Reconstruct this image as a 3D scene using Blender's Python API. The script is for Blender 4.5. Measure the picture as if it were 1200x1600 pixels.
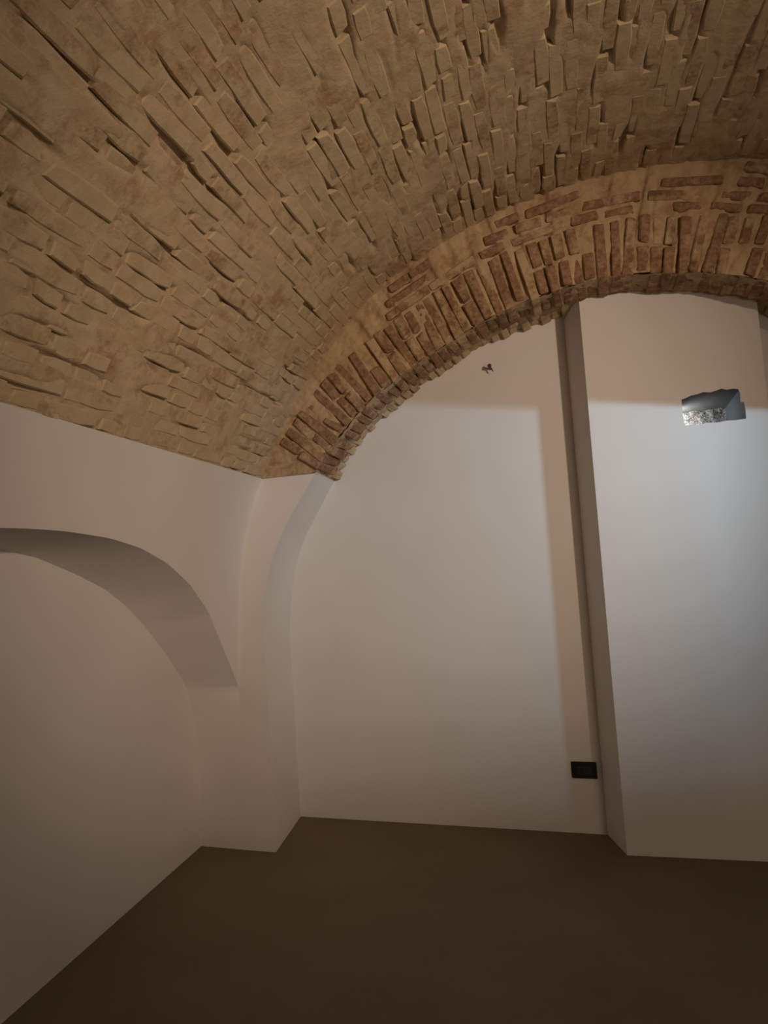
import bpy, math, random
import numpy as np
from mathutils import Vector, Matrix, noise

for o in list(bpy.data.objects): bpy.data.objects.remove(o)
S = bpy.context.scene
COL = S.collection
rnd = random.Random(7)

# ------------------------------------------------------------------ camera
CAM = Vector((0.0, 0.0, 1.38))
F_PX = 1060.0
ROT = Matrix(((0.948, 0.083, 0.306), (0.311, -0.052, -0.949), (-0.063, 0.995, -0.075)))
_q = ROT.to_quaternion(); _q.normalize()
ROT = _q.to_matrix()
cd = bpy.data.cameras.new('camera'); cam = bpy.data.objects.new('camera', cd); COL.objects.link(cam)
cam.matrix_world = Matrix.Translation(CAM) @ ROT.to_4x4()
cd.sensor_fit = 'VERTICAL'; cd.sensor_height = 36.0; cd.sensor_width = 27.0
cd.lens = F_PX * 36.0 / 1600.0
cd.clip_start = 0.02
S.camera = cam
def project(p):
    q = ROT.transposed() @ (Vector(p) - CAM)
    if q.z > -0.05: return None
    return 600 + F_PX * q.x / -q.z, 800 - F_PX * q.y / -q.z, -q.z

# ------------------------------------------------------------------ light
w = bpy.data.worlds.new('world'); S.world = w; w.use_nodes = True
w.node_tree.nodes['Background'].inputs[0].default_value = (0.55, 0.68, 0.9, 1)
w.node_tree.nodes['Background'].inputs[1].default_value = 0.25

def aim(o, target):
    d = Vector(target) - o.location
    o.rotation_euler = d.to_track_quat('-Z', 'Y').to_euler()
def light(name, kind, loc, target, power, color, **kw):
    l = bpy.data.lights.new(name, kind); l.energy = power; l.color = color
    for k, v in kw.items(): setattr(l, k, v)
    o = bpy.data.objects.new(name, l); COL.objects.link(o); o.location = loc; aim(o, target)
    return o
# warm room lamp, behind the photographer on the right
light('warm_lamp', 'SPOT', (2.28, -0.62, 2.00), (-1.50, 3.4, 2.10), 375.0, (1.0, 0.77, 0.585), spot_size=math.radians(54), spot_blend=1.0, shadow_soft_size=0.05)
# added weak warm fill, low behind the photographer, lifts the dark areas
light('warm_fill', 'AREA', (2.30, -1.60, 1.00), (0.2, 3.3, 0.7), 9.0, (1.0, 0.76, 0.57), shape='SQUARE', size=0.7, spread=math.radians(110))
# daylight that comes in low through the window opening of the right wall
day = light('daylight', 'AREA', (3.20, 0.52, 1.58), (0.45, 3.35, 1.92), 6.6, (0.48, 0.75, 1.0),
      shape='RECTANGLE', size=0.26, size_y=0.012, spread=math.radians(48))
_z = -(Vector((0.45, 3.35, 1.92)) - day.location).normalized()      # the long side lies level with the slope of the lintel's shadow
_x = Vector((0.71, 0.69, -0.11)); _x = (_x - _z * _x.dot(_z)).normalized()
day.rotation_euler = Matrix((_x, _z.cross(_x), _z)).transposed().to_euler()
# small lamp added out of sight in the pilaster's duct, lights its rough end
light('duct_fill', 'AREA', (0.375, 3.60, 2.00), (0.60, 3.66, 1.96), 0.32, (0.85, 0.93, 1.0), shape='SQUARE', size=0.03)

S.view_settings.view_transform = 'Standard'; S.view_settings.look = 'None'
S.view_settings.gamma = 1.0; S.view_settings.use_curve_mapping = False
S.view_settings.exposure = -0.09

# ------------------------------------------------------------------ materials
class NT:
    def __init__(s, name):
        s.m = bpy.data.materials.new(name); s.m.use_nodes = True
        s.t = s.m.node_tree; s.b = s.t.nodes['Principled BSDF']
    def n(s, kind, **kw):
        x = s.t.nodes.new(kind)
        for k, v in kw.items():
            if k.startswith('i_'): x.inputs[k[2:].replace('_', ' ')].default_value = v
            else: setattr(x, k, v)
        return x
    def l(s, a, b): s.t.links.new(a, b)
    def noise(s, scale, detail=4.0, rough=0.6, vec=None):
        x = s.n('ShaderNodeTexNoise'); x.inputs['Scale'].default_value = scale
        x.inputs['Detail'].default_value = detail; x.inputs['Roughness'].default_value = rough
        if vec: s.l(vec, x.inputs['Vector'])
        return x.outputs['Fac']
    def ramp(s, fac, stops):
        r = s.n('ShaderNodeValToRGB'); e = r.color_ramp.elements
        e[0].position, e[0].color = stops[0][0], (*stops[0][1], 1)
        e[1].position, e[1].color = stops[-1][0], (*stops[-1][1], 1)
        for p, c in stops[1:-1]:
            q = e.new(p); q.color = (*c, 1)
        s.l(fac, r.inputs[0]); return r.outputs[0]
    def mix(s, fac, a, b):
        x = s.n('ShaderNodeMix', data_type='RGBA')
        if isinstance(fac, float): x.inputs[0].default_value = fac
        else: s.l(fac, x.inputs[0])
        for i, v in ((6, a), (7, b)):
            if isinstance(v, tuple): x.inputs[i].default_value = (*v, 1)
            else: s.l(v, x.inputs[i])
        return x.outputs[2]
    def bump(s, h, strength, dist, prev=None):
        x = s.n('ShaderNodeBump'); x.inputs['Strength'].default_value = strength
        x.inputs['Distance'].default_value = dist; s.l(h, x.inputs['Height'])
        if prev: s.l(prev, x.inputs['Normal'])
        return x.outputs['Normal']
    def pos(s): return s.n('ShaderNodeNewGeometry').outputs['Position']
    def done(s, col, rough=0.9, normal=None, spec=0.2):
        if isinstance(col, tuple): s.b.inputs['Base Color'].default_value = (*col, 1)
        else: s.l(col, s.b.inputs['Base Color'])
        s.b.inputs['Roughness'].default_value = rough
        s.b.inputs['Specular IOR Level'].default_value = spec
        if normal: s.l(normal, s.b.inputs['Normal'])
        return s.m

def mat_plaster():
    t = NT('lime_plaster'); p = t.pos()
    c = t.ramp(t.noise(1.3, 3, 0.5, p), [(0.3, (0.70, 0.665, 0.625)), (0.7, (0.76, 0.73, 0.69))])
    n = t.bump(t.noise(2.2, 2, 0.5, p), 0.35, 0.02)
    n = t.bump(t.noise(60, 5, 0.6, p), 0.10, 0.002, n)
    return t.done(c, 0.85, n, 0.15)
def mat_floor():
    t = NT('resin_floor'); p = t.pos()
    c = t.ramp(t.noise(2.5, 4, 0.6, p), [(0.3, (0.17, 0.128, 0.080)), (0.7, (0.20, 0.152, 0.097))])
    n = t.bump(t.noise(90, 4, 0.6, p), 0.08, 0.001)
    return t.done(c, 0.62, n, 0.3)
LIME_A, LIME_B = (0.46, 0.345, 0.205), (0.56, 0.44, 0.285)
def mat_brick(name, lo, hi, cover, tint=(1, 1, 1)):
    t = NT(name); p = t.pos()
    r = t.n('ShaderNodeObjectInfo').outputs['Random']
    base = t.ramp(r, [(0.0, lo), (0.55, hi), (1.0, tuple((a * 1.15 for a in hi)))])
    grit = t.noise(45, 5, 0.7, p)
    base = t.mix(t.ramp(grit, [(0.35, (0, 0, 0)), (0.7, (1, 1, 1))]), base, tuple(a * 0.62 for a in lo))
    lime = t.ramp(t.noise(14, 4, 0.6, p), [(0.3, tuple(a * b for a, b in zip(LIME_A, tint))), (0.7, tuple(a * b for a, b in zip(LIME_B, tint)))])
    a = t.noise(9, 6, 0.72, p)
    mr = t.n('ShaderNodeMath', operation='MULTIPLY_ADD'); mr.inputs[1].default_value = 0.22; t.l(r, mr.inputs[0]); t.l(a, mr.inputs[2])
    fac = t.ramp(mr.outputs[0], [(cover - 0.06, (1, 1, 1)), (cover + 0.10, (0, 0, 0))])
    c = t.mix(fac, base, lime)
    n = t.bump(t.noise(28, 6, 0.7, p), 0.7, 0.006)
    n = t.bump(t.noise(140, 4, 0.7, p), 0.5, 0.002, n)
    return t.done(c, 0.95, n, 0.05)
def mat_mortar(name, red, tint=(1, 1, 1)):
    t = NT(name); p = t.pos()
    lime = t.ramp(t.noise(12, 4, 0.6, p), [(0.3, tuple(a * b for a, b in zip(LIME_A, tint))), (0.7, tuple(a * b for a, b in zip(LIME_B, tint)))])
    c = t.mix(t.ramp(t.noise(7, 6, 0.75, p), [(0.50, (0, 0, 0)), (0.68, (red, red, red))]), lime, (0.30, 0.17, 0.085))
    n = t.bump(t.noise(30, 6, 0.7, p), 0.8, 0.006)
    n = t.bump(t.noise(150, 4, 0.7, p), 0.5, 0.002, n)
    return t.done(c, 0.95, n, 0.05)
def mat_plain(name, col, rough=0.5, spec=0.4, sc=40, bs=0.1):
    t = NT(name); p = t.pos()
    c = t.mix(t.noise(sc, 3, 0.6, p), tuple(a * 0.85 for a in col), tuple(min(1, a * 1.12) for a in col))
    return t.done(c, rough, t.bump(t.noise(sc * 3, 3, 0.6, p), bs, 0.001), spec)
def mat_rubble():
    t = NT('rough_cement'); p = t.pos()
    v = t.n('ShaderNodeTexVoronoi'); v.inputs['Scale'].default_value = 150; t.l(p, v.inputs['Vector'])
    c = t.ramp(v.outputs['Color'], [(0.0, (0.14, 0.12, 0.10)), (0.5, (0.42, 0.38, 0.33)), (1.0, (0.75, 0.72, 0.68))])
    return t.done(c, 0.95, t.bump(v.outputs['Distance'], 0.8, 0.004), 0.1)
M_PL, M_FL = mat_plaster(), mat_floor()
M_VB = mat_brick('vault_brick', (0.34, 0.215, 0.12), (0.44, 0.31, 0.18), 0.68)
M_AB = mat_brick('arch_brick', (0.24, 0.125, 0.068), (0.34, 0.205, 0.12), 0.53, (0.93, 0.88, 0.82))
M_VM = mat_mortar('vault_mortar', 0.75)
M_AM = mat_mortar('arch_mortar', 0.85, (0.93, 0.88, 0.82))
M_BLACK = mat_plain('black_plastic', (0.012, 0.012, 0.013), 0.35, 0.5)
M_BLACK2 = mat_plain('black_plastic_insert', (0.018, 0.019, 0.021), 0.45, 0.5)
M_GREY = mat_plain('grey_duct_lining', (0.17, 0.18, 0.19), 0.7, 0.3)
M_CEM = mat_plain('duct_cement', (0.26, 0.25, 0.23), 0.9, 0.1, 30, 0.6)
M_RUB = mat_rubble()
M_METAL = mat_plain('dark_steel', (0.06, 0.055, 0.05), 0.4, 0.6)
M_PLUG = mat_plain('plug_plastic', (0.25, 0.22, 0.19), 0.6, 0.4)

# ------------------------------------------------------------------ helpers
def mesh_obj(name, verts, faces, mat, parent=None, smooth=True, kind=None, label=None, cat=None, group=None):
    me = bpy.data.meshes.new(name); me.from_pydata([tuple(v) for v in verts], [], faces)
    mats = mat if isinstance(mat, (list, tuple)) else [mat]
    for m in mats: me.materials.append(m)
    if smooth: me.polygons.foreach_set('use_smooth', [True] * len(me.polygons))
    me.update()
    o = bpy.data.objects.new(name, me); COL.objects.link(o)
    if parent: o.parent = parent
    if kind: o['kind'] = kind
    if label: o['label'] = label
    if cat: o['category'] = cat
    if group: o['group'] = group
    return o
class MB:
    def __init__(s): s.v = []; s.f = []; s.mi = []
    def grid(s, fn, nu, nv, flip=False, mi=0):
        b = len(s.v)
        for j in range(nv + 1):
            for i in range(nu + 1): s.v.append(tuple(fn(i / nu, j / nv)))
        for j in range(nv):
            for i in range(nu):
                a = b + j * (nu + 1) + i; q = (a, a + 1, a + nu + 2, a + nu + 1)
                s.f.append(q[::-1] if flip else q); s.mi.append(mi)
    def poly(s, pts, mi=0):
        b = len(s.v); s.v += [tuple(p) for p in pts]; s.f.append(tuple(range(b, b + len(pts)))); s.mi.append(mi)
    def box(s, lo, hi, mi=0):
        (a, b, c), (d, e, f) = lo, hi
        P = [(a, b, c), (d, b, c), (d, e, c), (a, e, c), (a, b, f), (d, b, f), (d, e, f), (a, e, f)]
        for q in ((0, 3, 2, 1), (4, 5, 6, 7), (0, 1, 5, 4), (1, 2, 6, 5), (2, 3, 7, 6), (3, 0, 4, 7)): s.poly([P[k] for k in q], mi)
    def build(s, name, mat, **kw):
        o = mesh_obj(name, s.v, s.f, mat, **kw)
        if isinstance(mat, (list, tuple)): o.data.polygons.foreach_set('material_index', s.mi)
        return o
def curve(pts, n=400, sm=0):
    p = np.array(pts, float); d = np.r_[0, np.cumsum(np.hypot(*np.diff(p, axis=0).T))]
    u = np.linspace(0, d[-1], n); q = np.c_[np.interp(u, d, p[:, 0]), np.interp(u, d, p[:, 1])]
    for _ in range(sm):
        q[1:-1] = (q[:-2] + q[1:-1] * 2 + q[2:]) / 4
    d = np.r_[0, np.cumsum(np.hypot(*np.diff(q, axis=0).T))]; u = np.linspace(0, d[-1], n)
    return np.c_[np.interp(u, d, q[:, 0]), np.interp(u, d, q[:, 1])], d[-1]
class Curve:
    def __init__(s, pts, sm=60, n=500):
        s.q, s.L = curve(pts, n, sm); s.n = n
    def at(s, u):                      # u in metres
        k = np.clip(u / s.L, 0, 1) * (s.n - 1); i = int(min(k, s.n - 2)); f = k - i
        return s.q[i] * (1 - f) + s.q[i + 1] * f
    def tan(s, u):
        a, b = s.at(max(0, u - 0.03)), s.at(min(s.L, u + 0.03)); d = b - a; return d / np.hypot(*d)
    def u_of_z(s, z, rising=True):
        k = np.argmax(s.q[:, 1] >= z) if rising else s.n - 1 - np.argmax(s.q[::-1, 1] >= z)
        return k / (s.n - 1) * s.L
def mirror(pts, c): return [(2 * c - x, z) for x, z in pts[::-1]]
def fbm(p, o=3):
    v, a = 0.0, 1.0
    for k in range(o): v += a * noise.noise(p * (2 ** k)); a *= 0.5
    return v

# ------------------------------------------------------------------ setting out (metres)
YP, YF, SK, ZP = 3.084, 3.543, 0.119, 1.848      # arch front plane, far wall, skew of the side walls, top of the plaster
half = [(-1.826, 0.0), (-1.826, 0.82), (-1.812, 1.10), (-1.790, 1.346), (-1.765, 1.495), (-1.733, 1.614), (-1.688, 1.736), (-1.636, 1.850),
        (-1.513, 2.09), (-1.395, 2.272), (-1.268, 2.42), (-1.06, 2.64), (-0.921, 2.738), (-0.721, 2.842), (-0.434, 2.950), (-0.106, 3.020), (0.17, 3.036)]
VA = Curve(half + mirror(half[:-1], 0.17), 25)
ih = [(-1.663, 0.0), (-1.668, 1.15), (-1.639, 1.325), (-1.596, 1.455), (-1.530, 1.580), (-1.439, 1.714), (-1.347, 1.837), (-1.299, 1.899),
      (-1.163, 2.050), (-1.014, 2.178), (-0.823, 2.292), (-0.629, 2.386), (-0.458, 2.464), (-0.268, 2.523), (-0.042, 2.559), (0.09, 2.566)]
AF = Curve(ih + mirror(ih[:-1], 0.09), 12)
bh = [(-1.744, 0.0), (-1.752, 1.05), (-1.716, 1.308), (-1.671, 1.456), (-1.616, 1.569), (-1.524, 1.712), (-1.432, 1.850), (-1.327, 1.985),
      (-1.176, 2.138), (-0.931, 2.315), (-0.563, 2.490), (-0.169, 2.585), (0.05, 2.600)]
AB = Curve(bh + mirror(bh[:-1], 0.07), 12)
def vx(z):                                      # left wall face x at the arch plane
    return float(np.interp(z, VA.q[:VA.n // 2, 1], VA.q[:VA.n // 2, 0]))
def skew(x, y): return x + SK * (YP - y)

# ------------------------------------------------------------------ floor
m = MB(); m.grid(lambda u, v: (-2.8 + 6.6 * u, -5.1 + 8.8 * v, 0), 8, 8)
floor = m.build('floor', M_FL, kind='structure', label='smooth taupe brown resin floor')

# ------------------------------------------------------------------ left wall with its arched niche
nf = [(3.084, 0.80), (3.00, 0.905), (2.894, 1.031), (2.742, 1.205), (2.547, 1.342), (2.337, 1.436), (2.131, 1.494), (1.923, 1.526), (1.694, 1.541), (1.55, 1.543)]
nf = nf + [(3.10 - y, z) for y, z in nf[:-1][::-1]]
nb = [(3.010, 0.80), (2.974, 0.854), (2.805, 1.024), (2.630, 1.172), (2.507, 1.262), (2.356, 1.346), (2.182, 1.411), (1.958, 1.480), (1.75, 1.515), (1.55, 1.524)]
nb = nb + [(3.10 - y, z) for y, z in nb[:-1][::-1]]
NF, NB = Curve(nf, 6, 240), Curve(nb, 4, 240)
def fq(u):                                      # front edge of the niche, down to the floor at both ends
    if u < 0.12: return (3.084, 0.80 * u / 0.12)
    if u > 0.88: return (0.016, 0.80 * (1 - u) / 0.12)
    return NF.at((u - 0.12) / 0.76 * NF.L)
def bq(u):
    if u < 0.12 or u > 0.88:
        z = 0.80 * min(u, 1 - u) / 0.12; y = float(np.interp(z, [0, 0.45, 0.676, 0.80], [3.090, 3.088, 3.060, 3.010]))
        return (y if u < 0.12 else 3.10 - y, z)
    return NB.at((u - 0.12) / 0.76 * NB.L)
def lw(y, z): return Vector((skew(vx(z), y), y, z))
def bw(y, z): return Vector((-2.089 + 0.105 * (3.09 - y), y, z))
m = MB()
def f1(u, v):
    a = NF.at(u * NF.L); z = a[1] + (ZP - a[1]) * v; return lw(a[0], z)
m.grid(f1, 160, 14, flip=True)
m.grid(lambda u, v: lw(*fq(u)).lerp(bw(*bq(u)), v), 200, 6)       # intrados of the niche
m.grid(lambda u, v: bw(bq(u)[0], bq(u)[1] * v), 200, 4, flip=True) # back of the niche
m.grid(lambda u, v: lw(-5.0 + 5.016 * u, ZP * v), 4, 14, flip=True)
m.grid(lambda u, v: lw(-5.0 + (YP + 5.0) * u, ZP) + Vector((-0.05 * v, 0, 0.004 * v)), 40, 1)
m.build('wall_left', M_PL, kind='structure', label='white plastered left wall with a blind arched niche')

# ------------------------------------------------------------------ pier of the cross arch, left (plastered)
ZC = ZP - 0.002
def left_edge(z):
    return vx(z) - 0.03 if z > 0.82 else vx(z)
uF, uB = AF.u_of_z(ZC), AB.u_of_z(ZC + 0.012)
def xF(z): return float(np.interp(z, AF.q[:AF.n // 2, 1], AF.q[:AF.n // 2, 0]))
m = MB()
def pf(u, v):
    z = ZC * v; a, b = left_edge(z), xF(z); return (a + (b - a) * u, YP, z)
m.grid(pf, 6, 60)
def ps(u, v):
    a, b = AF.at(uF * v), AB.at(uB * v); return (a[0] + (b[0] - a[0]) * u, YP + (YF - YP) * u, a[1] + (b[1] - a[1]) * u)
m.grid(ps, 6, 60)
m.grid(lambda u, v: (vx(ZC) + (xF(ZC) - vx(ZC)) * u, YP + 0.05 * v, ZC), 2, 1)
m.grid(lambda u, v: (xF(ZC) - 0.05 * v - 0.08 * u, YP + (YF - YP) * u, ZC + 0.012 * u), 2, 1)
m.build('pier_left', M_PL, kind='structure', label='white plastered pier under the brick cross arch, curving over at its top')
# right pier, outside the frame
m = MB()
def qs(u, v):
    a, b = AF.at(AF.L - uF * v), AB.at(AB.L - uB * v); return (a[0] + (b[0] - a[0]) * u, YP + (YF - YP) * u, a[1] + (b[1] - a[1]) * u)
m.grid(qs, 2, 30, flip=True)
def qf(u, v):
    z = ZC * v; a = AF.at(AF.L - uF * v); return (a[0] + (2.5 - a[0]) * u, YP, a[1])
m.grid(qf, 2, 30)
m.build('pier_right', M_PL, kind='structure', label='white plastered pier right of the cross arch')

# ------------------------------------------------------------------ far wall
m = MB(); m.grid(lambda u, v: (-1.95 + 1.87 * u, YF, 3.15 * v), 20, 30); m.grid(lambda u, v: (0.74 + 1.5 * u, YF, 3.15 * v), 15, 30)
wall_far = m.build('wall_far', M_PL, kind='structure', label='white plastered end wall under the brick cross arch')

# ------------------------------------------------------------------ pilaster with the open duct
FL, FR = Vector((-0.025, 3.323, 0)), Vector((0.735, 3.366, 0))
def pfp(x, z): t = (x - FL.x) / (FR.x - FL.x); return Vector((x, FL.y + (FR.y - FL.y) * t, z))
hole = [(0.386, 1.921), (0.383, 1.975), (0.384, 2.040), (0.400, 2.043), (0.425, 2.053), (0.452, 2.056), (0.478, 2.063), (0.505, 2.058), (0.530, 2.062), (0.553, 2.069), (0.575, 2.061),
        (0.600, 2.063), (0.622, 2.058), (0.628, 2.040), (0.626, 1.998), (0.640, 1.996), (0.643, 1.960), (0.642, 1.921), (0.600, 1.919), (0.560, 1.921), (0.520, 1.917), (0.480, 1.921), (0.440, 1.916), (0.410, 1.919)]
XL, XR, ZT = FL.x, FR.x, 2.66
m = MB()
# frame around the hole, as radial strips from the hole to a rectangle
rect = []
cx, cz = 0.515, 1.99
for x, z in hole:
    dx, dz = x - cx, z - cz; k = 1e9
    if abs(dx) > 1e-6: k = min(k, 0.19 / abs(dx))
    if abs(dz) > 1e-6: k = min(k, 0.15 / abs(dz))
    rect.append((cx + dx * k, cz + dz * k))
R0 = (cx - 0.19, cx + 0.19, cz - 0.15, cz + 0.15)
corner = [(R0[0], R0[3]), (R0[1], R0[3]), (R0[1], R0[2]), (R0[0], R0[2])]
def side(p):
    if abs(p[0] - R0[0]) < 1e-5: return 0
    if abs(p[1] - R0[3]) < 1e-5: return 1
    if abs(p[0] - R0[1]) < 1e-5: return 2
    return 3
n = len(hole)
for i in range(n):
    a, b, c, d = hole[i], hole[(i + 1) % n], rect[(i + 1) % n], rect[i]
    pts = [a, d]
    if side(d) != side(c): pts.append(corner[side(d)] if side(d) != 3 else corner[3])
    pts += [c, b]
    m.poly([pfp(*p) for p in pts])
for x0, x1, z0, z1 in ((XL, R0[0], 0, ZT), (R0[1], XR, 0, ZT), (R0[0], R0[1], 0, R0[2]), (R0[0], R0[1], R0[3], ZT)):
    m.poly([pfp(x0, z0), pfp(x1, z0), pfp(x1, z1), pfp(x0, z1)])
m.poly([(-0.112, YF + .01, 0), pfp(XL, 0), pfp(XL, ZT), (-0.112, YF + .01, ZT)])
m.poly([pfp(XR, 0), (0.765, YF + .01, 0), (0.765, YF + .01, ZT), pfp(XR, ZT)])
pil = m.build('pilaster', M_PL, smooth=False, kind='structure', label='wide white plastered pilaster with an open duct hole near its top right')
# the duct: lining, ceiling, rough end
D = 0.345
m = MB()
x0, x1, z0, z1, e = 0.375, 0.648, 1.910, 2.078, Vector((0, 0.002, 0))
A = [pfp(x0, z0) + e, pfp(x1, z0) + e, pfp(x1, z1) + e, pfp(x0, z1) + e]
B = [Vector((0.335, 3.35 + D, 1.912)), Vector((0.618, 3.35 + D, 1.912)), Vector((0.618, 3.35 + D, 2.040)), Vector((0.335, 3.35 + D, 2.036))]
for k, mi in ((0, 0), (1, 0), (2, 1), (3, 0)):
    a, b, c, d = A[k], A[(k + 1) % 4], B[(k + 1) % 4], B[k]
    m.grid(lambda u, v: a.lerp(b, u).lerp(d.lerp(c, u), v) + Vector((0, 0, (0.003 * fbm(Vector((u * 9, v * 5, k)), 3) if k == 2 else 0))), 12, 8, mi=mi)
m.build('duct_lining', [M_GREY, M_CEM], parent=pil, label='grey open duct behind a broken plaster edge')
m = MB()
def rub(u, v):
    x, z = 0.32 + 0.34 * u, 1.90 + 0.18 * v
    return (x, 3.35 + D - 0.012 * fbm(Vector((x * 22, 0, z * 22)), 4) - 0.01, z)
m.grid(rub, 50, 30)
m.build('rough_backing', M_RUB, parent=pil, label='rough pale gravelly cement inside the duct')
m = MB()
def daub(u, v):
    a = 6.283 * u; r = v * (1 + 0.35 * noise.noise(Vector((math.cos(a) * 1.5, math.sin(a) * 1.5, 3))))
    x, z = 0.432 + 0.040 * r * math.cos(a), 1.946 + 0.030 * r * math.sin(a)
    return (x, 3.35 + D - 0.022 - 0.010 * (1 - v * v) - 0.006 * fbm(Vector((x * 60, 0, z * 60)), 3), z)
m.grid(daub, 28, 6)
m.build('plaster_daub', M_PL, parent=pil, label='white blob of plaster at the lower left inside the duct')

# ------------------------------------------------------------------ right wall (with the window opening), back wall
XWR = 2 * 0.17 + 1.826
def rw(y, z): return Vector((skew(XWR, y), y, z))
W0, W1, WS, WL = 0.30, 1.53, 0.75, 1.706
m = MB()
for y0, y1, z0, z1 in ((-5.0, W0, 0, ZP), (W1, YP, 0, ZP), (W0, W1, 0, WS), (W0, W1, WL, ZP)):
    m.poly([rw(y0, z0), rw(y1, z0), rw(y1, z1), rw(y0, z1)][::-1])
for (y0, z0), (y1, z1) in (((W0, WS), (W1, WS)), ((W1, WS), (W1, WL)), ((W1, WL), (W0, WL)), ((W0, WL), (W0, WS))):
    a, b = rw(y0, z0), rw(y1, z1); e = Vector((0.3, 0, 0)); m.poly([a, b, b + e, a + e])
for y0, y1, z0, z1 in ((-5.0, W0, 0, 3.2), (W1, YP, 0, 3.2), (W0, W1, 0, WS), (W0, W1, WL, 3.2)):
    e = Vector((0.3, 0, 0)); m.poly([rw(y0, z0) + e, rw(y1, z0) + e, rw(y1, z1) + e, rw(y0, z1) + e])
m.build('wall_right', M_PL, smooth=False, kind='structure', label='white plastered right wall with a window opening')
m = MB(); m.grid(lambda u, v: (-2.4 + 6.2 * u, -5.0, 3.2 * v), 4, 4, flip=True)
m.build('wall_back', M_PL, kind='structure', label='white plastered wall behind the viewer')

# ------------------------------------------------------------------ vault (the ceiling)
u0 = VA.u_of_z(ZP - 0.004); u1 = VA.L - u0
def vframe(u, y):
    a = VA.at(u); t = VA.tan(u); n_ = Vector((t[1], 0, -t[0]))       # inward normal (points into the room)
    return Vector((skew(a[0], y), y, a[1])), Vector((t[0], 0, t[1])), n_
Y0V = 0.2
nu, nv = 560, 330
verts = []
us = [u0 + (u1 - u0) * i / nu for i in range(nu + 1)]
fr = [vframe(u, YP) for u in us]
for j in range(nv + 1):
    y = Y0V + (YP + 0.09 - Y0V) * j / nv
    for i in range(nu + 1):
        p, t, n_ = fr[i]; u = us[i]
        a = fbm(Vector((u * 5, y * 3.2, 1.7)), 3)
        b = noise.noise(Vector((u * 23, y * 3.3, 9.1)))
        c = fbm(Vector((u * 30, y * 22, 4.4)), 2)
        off = -0.001 + 0.0065 * a + 0.0020 * c
        if b > 0.16: off -= 0.07 * min(b - 0.16, 0.35)
        verts.append((p.x + SK * (YP - y) + n_.x * off, y, p.z + n_.z * off))
faces = [(j * (nu + 1) + i, (j + 1) * (nu + 1) + i, (j + 1) * (nu + 1) + i + 1, j * (nu + 1) + i + 1) for j in range(nv) for i in range(nu)]
ceiling = mesh_obj('ceiling', verts, faces, M_VM, kind='structure', label='barrel vault of limewashed rough bricks')
m = MB()
def shell(u, v):
    p, t, n_ = vframe(u0 + (u1 - u0) * u, -5.0 + (Y0V + 5.0) * v); return p - n_ * 0.004
m.grid(shell, 60, 6, flip=True)
m.build('ceiling_back', M_VM, kind='structure', label='part of the vault behind the viewer')

# ------------------------------------------------------------------ brick templates
def brick_mesh(name, L, W, Dp, mat, seed, nseg=3, edge=0.005, rough=0.0016):
    """worn brick: back ring, two rings round the bevelled edge, face of strips; the face looks along +Z"""
    r = random.Random(seed)
    def outline(ins):
        p = [(-L / 2 + ins + (L - 2 * ins) * i / nseg, -W / 2 + ins) for i in range(nseg + 1)]
        return p + [(x, -y) for x, y in p[::-1]]
    wob = [(r.uniform(-1, 1) * rough * 1.6, r.uniform(-1, 1) * rough * 1.6) for _ in range(2 * nseg + 2)]
    for c in (0, nseg, nseg + 1, 2 * nseg + 1):       # broken corners
        k = r.uniform(0, 0.008) * (2 if r.random() < .2 else 1)
        wob[c] = ((k if c in (0, 2 * nseg + 1) else -k), (k if c <= nseg else -k) * .6)
    vs = []; n = 2 * nseg + 2
    for ins, z, a in ((0.0, -Dp / 2, 0), (0.0, Dp / 2 - edge, 1), (edge * 0.9, Dp / 2, 1)):
        for q, (wx, wy) in zip(outline(ins), wob):
            vs.append((q[0] + wx, q[1] + wy, z + a * r.uniform(-1, 1) * rough * .6))
    fs = []
    for k in range(2):
        for i in range(n): fs.append((k * n + i, k * n + (i + 1) % n, (k + 1) * n + (i + 1) % n, (k + 1) * n + i))
    for i in range(nseg): fs.append((2 * n + i, 2 * n + i + 1, 2 * n + n - 2 - i, 2 * n + n - 1 - i))
    me = bpy.data.meshes.new(name); me.from_pydata(vs, [], fs); me.materials.append(mat)
    me.polygons.foreach_set('use_smooth', [True] * len(me.polygons)); me.update()
    me.set_sharp_from_angle(angle=math.radians(24))
    return me
def block_mesh(name, L, W, Dp, mat, seed, nseg=3, edge=0.005, rough=0.0024):
    """worn brick seen from several sides: a box with a bevel all round and uneven corners"""
    import bmesh
    r = random.Random(seed); bm = bmesh.new(); bmesh.ops.create_cube(bm, size=1)
    bmesh.ops.scale(bm, vec=(L, W, Dp), verts=bm.verts)
    for v in bm.verts: v.co += Vector([r.uniform(-1, 1) * rough * 2.2 for _ in range(3)])
    bmesh.ops.bevel(bm, geom=bm.edges[:], offset=edge * r.uniform(0.8, 1.6), segments=1, affect='EDGES')
    for v in bm.verts: v.co += Vector([r.uniform(-1, 1) * rough * .6 for _ in range(3)])
    me = bpy.data.meshes.new(name); bm.to_mesh(me); bm.free(); me.materials.append(mat)
    me.polygons.foreach_set('use_smooth', [True] * len(me.polygons)); me.update()
    me.set_sharp_from_angle(angle=math.radians(32))
    return me
NV = 10
T_STR = [brick_mesh('brick_long', 0.245, 0.0475, 0.07, M_VB, 10 + k) for k in range(NV)]
T_HDR = [brick_mesh('brick_short', 0.118, 0.0475, 0.07, M_VB, 40 + k, 2) for k in range(NV)]
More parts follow.
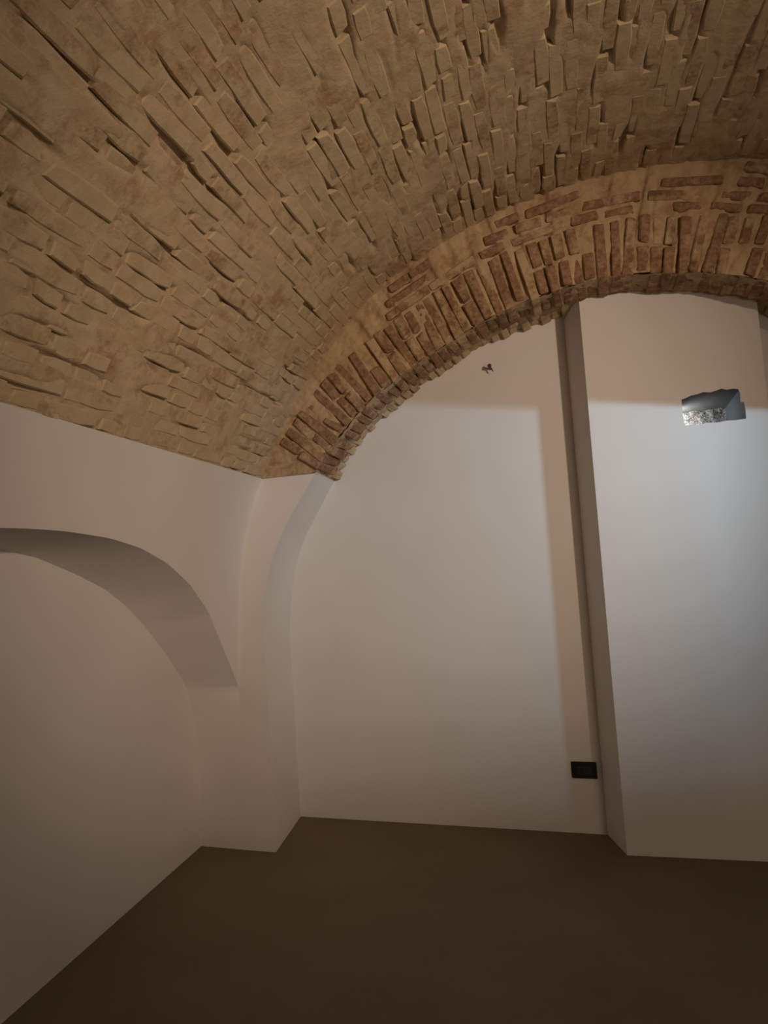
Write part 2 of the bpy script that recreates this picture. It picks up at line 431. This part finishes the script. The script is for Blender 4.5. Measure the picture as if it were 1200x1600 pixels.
def frame_matrix(p, ax, ay, az, rx=0, ry=0, rz=0, s=(1, 1, 1)):
    R = Matrix((ax, ay, az)).transposed().to_4x4()
    E = Matrix.Rotation(rz, 4, 'Z') @ Matrix.Rotation(rx, 4, 'X') @ Matrix.Rotation(ry, 4, 'Y')
    return Matrix.Translation(p) @ R @ E @ Matrix.Diagonal((*s, 1))
def place(me, mat4, parent, name='brick'):
    o = bpy.data.objects.new(name, me); COL.objects.link(o); o.parent = parent; o.matrix_world = mat4; return o
def join_rest(lst, mat, parent, name):
    v, f = [], []
    for me, M in lst:
        b = len(v); v += [M @ x.co for x in me.vertices]; f += [tuple(b + i for i in p.vertices) for p in me.polygons]
    o = mesh_obj(name, v, f, mat, parent=parent, kind='stuff'); o.data.set_sharp_from_angle(angle=math.radians(24)); return o

DIR = Vector((-SK, 1, 0)).normalized()
pitch = 0.0535
cand = []
nc = int((u1 - u0) / pitch)
for c in range(nc):
    u = u0 + 0.030 + pitch * c + rnd.uniform(-0.003, 0.003)
    y = YP - 0.004 - rnd.random() * 0.02
    low = u - u0 < 0.75
    first = True
    while y > 0.5:
        hd = rnd.random() < (0.45 if low else 0.16)
        if first and c % 2: hd = True
        first = False
        L = (0.118 if hd else 0.245) * rnd.uniform(0.92, 1.06)
        yc = y - L / 2 * DIR.y
        p, t, n_ = vframe(u + rnd.uniform(-.003, .003), yc)
        k = rnd.random()
        off = rnd.gauss(0.0, 0.0018)
        if k < 0.05: off -= rnd.uniform(0.008, 0.02)
        elif k < 0.10: off += rnd.uniform(0.002, 0.006)
        M = frame_matrix(p + n_ * (off - 0.035), DIR, t, DIR.cross(t) if DIR.cross(t).dot(n_) > 0 else n_, rnd.gauss(0, .045), rnd.gauss(0, .011), rnd.gauss(0, .012),
                         (L / (0.118 if hd else 0.245), rnd.uniform(0.92, 1.08), 1))
        q = project(p)
        if q:
            vis = -90 < q[0] < 1290 and -90 < q[1] < 900
            if vis and k > 0.02: cand.append((L / q[2], rnd.choice(T_HDR if hd else T_STR), M))
        y -= (L + rnd.uniform(0.008, 0.018)) * DIR.y
cand.sort(key=lambda a: -a[0])
for s_, me, M in cand[:300]: place(me, M, ceiling)
join_rest([(me, M) for s_, me, M in cand[300:]], M_VB, ceiling, 'brickwork')
print('vault bricks', len(cand))

# ------------------------------------------------------------------ brick cross arch
ua0, ua1 = AF.u_of_z(ZC), AF.L - AF.u_of_z(ZC)
ub0, ub1 = AB.u_of_z(ZC + 0.012), AB.L - AB.u_of_z(ZC + 0.012)
def arch_pt(s, w_):                       # s 0..1 along the arch, w_ 0 front .. 1 back
    a, b = AF.at(ua0 + (ua1 - ua0) * s), AB.at(ub0 + (ub1 - ub0) * s)
    return Vector((a[0] + (b[0] - a[0]) * w_, YP + (YF - YP) * w_, a[1] + (b[1] - a[1]) * w_))
NA, NW, NR = 620, 46, 70
m = MB()
def soff(u, v):
    p = arch_pt(u, v * 1.03); t = AF.tan(ua0 + (ua1 - ua0) * u); n_ = Vector((t[1], 0, -t[0]))
    o = -0.004 + 0.008 * fbm(Vector((p.x * 9, p.y * 9, p.z * 9)), 3) + 0.004 * noise.noise(p * 50)
    return p + n_ * o
m.grid(soff, NA, NW)
Lar0 = ua1 - ua0
def face_(u, v):
    a = AF.at(ua0 + (ua1 - ua0) * u); b = VA.at(u0 + (u1 - u0) * u)
    b = b + (b - a) * 0.08
    x, z = a[0] + (b[0] - a[0]) * v, a[1] + (b[1] - a[1]) * v
    o = -0.007 + 0.009 * fbm(Vector((x * 7, 3.3, z * 7)), 3) + 0.004 * noise.noise(Vector((x * 45, 1, z * 45)))
    gr = noise.noise(Vector((u * Lar0 * 24, v * 1.6, 6.6)))
    if gr > 0.12: o -= 0.045 * min(gr - 0.12, 0.3)
    t = AF.tan(ua0 + (ua1 - ua0) * u)
    k = max(0.0, 1 - v * 12)
    return Vector((x - t[1] * 0.010 * k, YP - o, z + t[0] * 0.010 * k))
m.grid(face_, NA, NR, flip=True)
arch = m.build('brick_arch', M_AM, kind='structure', label='rough red brick cross arch with radial voussoirs in front of the end wall')

TA = {}
def ta(L, W, Dp, kind):
    if kind not in TA: TA[kind] = [block_mesh('arch_brick', L, W, Dp, M_VB if kind.startswith('sof') else M_AB, 100 + 17 * len(TA) + k) for k in range(8)]
    return rnd.choice(TA[kind])
acand = []
def add(me, M, p):
    q = project(p)
    if q and -40 < q[0] < 1260 and -60 < q[1] < 1700: acand.append((me, M))
Lar = ua1 - ua0; pa = 0.0515; k = int(Lar / pa)
for i in range(k):
    s = (i + 0.5) / k
    u = ua0 + Lar * s + rnd.uniform(-.003, .003)
    a = AF.at(u); t = AF.tan(u); T = Vector((t[0], 0, t[1])); Rr = Vector((-t[1], 0, t[0])); Yv = Vector((0, 1, 0))
    base = Vector((a[0], YP, a[1])); tilt = rnd.gauss(0, 0.045)
    # room between the arch curve and the vault above it
    depth = 0.262
    def fits(r_):
        q = base + Rr * r_; 
        d = np.hypot(VA.q[:, 0] - q.x, VA.q[:, 1] - q.z); j = int(np.argmin(d)); tt = VA.tan(j / (VA.n - 1) * VA.L)
        nn = np.array([tt[1], -tt[0]]); return np.dot(np.array([q.x, q.z]) - VA.q[j], nn) > 0.012
    off = rnd.gauss(0, 0.004); ins = rnd.gauss(0.0, 0.004)
    fr_ = dict(ax=Rr, ay=-T, az=-Yv)
    if Rr.cross(-T).dot(-Yv) < 0: fr_ = dict(ax=Rr, ay=T, az=-Yv)
    pieces = [(0, .254)] if rnd.random() < .55 else [(0, .122), (.134, .122)]
    if rnd.random() < .12: pieces = [(0.0, .122)]
    for r0, L in pieces:
        if not fits(r0 + L): 
            if L > .2 and fits(.122): L = .122
            else: continue
        dep = 0.23 if r0 == 0 else 0.11
        me = ta(.252, .044, .23, 'long') if L > .2 else (ta(.12, .044, .23, 'short_deep') if r0 == 0 else ta(.12, .044, .11, 'short'))
        p = base + Rr * (r0 + L / 2 + 0.002 + ins) + Yv * (dep / 2 - 0.003 + off + rnd.gauss(0, .002))
        if rnd.random() < .05: p += Yv * 0.02
        add(me, frame_matrix(p, **fr_, rx=rnd.gauss(0, .02), ry=rnd.gauss(0, .015), rz=tilt, s=(1, rnd.uniform(.9, 1.08), 1)), p)
    # second brick of the soffit, behind
    for w0, w1 in ([(0.245, 0.452)] if rnd.random() < .6 else [(0.245, 0.34), (0.352, 0.452)]):
        pm = arch_pt(s, ((w0 + w1) / 2) / (YF - YP)); hw = w1 - w0
        me = ta(.12, .044, .205, 'sof_long') if hw > .15 else ta(.12, .044, .096, 'sof_short')
        p = pm + Rr * (0.06 + 0.002 + rnd.gauss(0, .005))
        add(me, frame_matrix(p, **fr_, rx=rnd.gauss(0, .02), ry=0.06 + rnd.gauss(0, .015), rz=tilt, s=(1, rnd.uniform(.9, 1.08), 1)), p)
# flat courses between the voussoirs and the vault
for cidx in range(4):
    r_ = 0.262 + 0.030 + cidx * 0.055
    u = ua0 + rnd.random() * 0.1
    while u < ua1:
        hd = rnd.random() < .35; L = .12 if hd else .245
        uc = u + L / 2 * 0.9
        if uc > ua1: break
        a = AF.at(uc); t = AF.tan(uc); T = Vector((t[0], 0, t[1])); Rr = Vector((-t[1], 0, t[0]))
        ok = True
        for du in (-L / 2, L / 2):
            q = Vector((a[0], YP, a[1])) + Rr * (r_ + 0.03) + T * du
            d = np.hypot(VA.q[:, 0] - q.x, VA.q[:, 1] - q.z); j = int(np.argmin(d)); tt = VA.tan(j / (VA.n - 1) * VA.L)
            if np.dot(np.array([q.x, q.z]) - VA.q[j], np.array([tt[1], -tt[0]])) < 0.004: ok = False
        if ok and rnd.random() < .85:
            p = Vector((a[0], YP, a[1])) + Rr * r_ + Vector((0, 0.055 + rnd.gauss(0.001, .003), 0))
            ay = Rr if T.cross(Rr).dot(Vector((0, -1, 0))) > 0 else -Rr
            me = ta(.12, .044, .11, 'short') if hd else ta(.245, .044, .11, 'flat')
            add(me, frame_matrix(p, T, ay, Vector((0, -1, 0)), rnd.gauss(0, .03), rnd.gauss(0, .03), rnd.gauss(0, .03), (1, rnd.uniform(.85, 1.05), 1)), p)
        u += (L + 0.014) * 0.9
for me, M in acand[:300]: place(me, M, arch)
if len(acand) > 300: join_rest(acand[300:], M_AB, arch, 'brickwork')
print('arch bricks', len(acand))

# ------------------------------------------------------------------ socket plate on the far wall
def rounded_box(name, c, sx, sy, sz, b, mat, parent):
    import bmesh
    bm = bmesh.new(); bmesh.ops.create_cube(bm, size=1)
    bmesh.ops.scale(bm, vec=(sx, sy, sz), verts=bm.verts)
    bmesh.ops.bevel(bm, geom=bm.edges[:], offset=b, segments=2, affect='EDGES')
    me = bpy.data.meshes.new(name); bm.to_mesh(me); bm.free(); me.materials.append(mat)
    o = bpy.data.objects.new(name, me); COL.objects.link(o); o.parent = parent; o.location = c; return o
def empty(name, loc, label, cat):
    o = bpy.data.objects.new(name, None); COL.objects.link(o); o.location = loc; o.empty_display_size = .05
    o['label'] = label; o['category'] = cat; return o
so = empty('socket_plate', (-0.193, YF, 0.305), 'black rectangular three module socket plate low on the white end wall', 'socket')
rounded_box('plate', (0, -0.005, 0), 0.120, 0.010, 0.080, 0.003, M_BLACK, so)
for k in (-1, 0, 1): rounded_box('module', (k * 0.0228, -0.0115, 0), 0.0218, 0.004, 0.044, 0.0012, M_BLACK2, so)
# ------------------------------------------------------------------ screw hook in the far wall
so = empty('wall_screw', (-0.500, YF, 2.368), 'small dark screw sticking out of the white end wall below the arch', 'screw')
def rod(name, a, b, r0, r1, mat, parent, n=12):
    a, b = Vector(a), Vector(b); d = (b - a).normalized(); x = d.orthogonal().normalized(); y = d.cross(x)
    m = MB()
    m.grid(lambda u, v: (a + (b - a) * v + (x * math.cos(6.28318 * u) + y * math.sin(6.28318 * u)) * (r0 + (r1 - r0) * v)), n, 4)
    m.poly([b + (x * math.cos(6.28318 * i / n) + y * math.sin(6.28318 * i / n)) * r1 for i in range(n)])
    m.poly([a + (x * math.cos(6.28318 * i / n) + y * math.sin(6.28318 * i / n)) * r0 for i in range(n)][::-1])
    return m.build(name, mat, parent=parent)
rod('wall_plug', (0, 0.01, 0), (0, -0.004, 0), .008, .008, M_PLUG, so)
rod('shank', (0, 0, 0), (0.002, -0.052, 0.001), .0065, .0065, M_METAL, so)
rod('head', (0.002, -0.050, 0.001), (0.002, -0.058, 0.001), .008, .011, M_METAL, so)
rod('wire_end', (0.003, -0.047, -0.003), (0.018, -0.050, -0.028), .0045, .003, M_METAL, so)
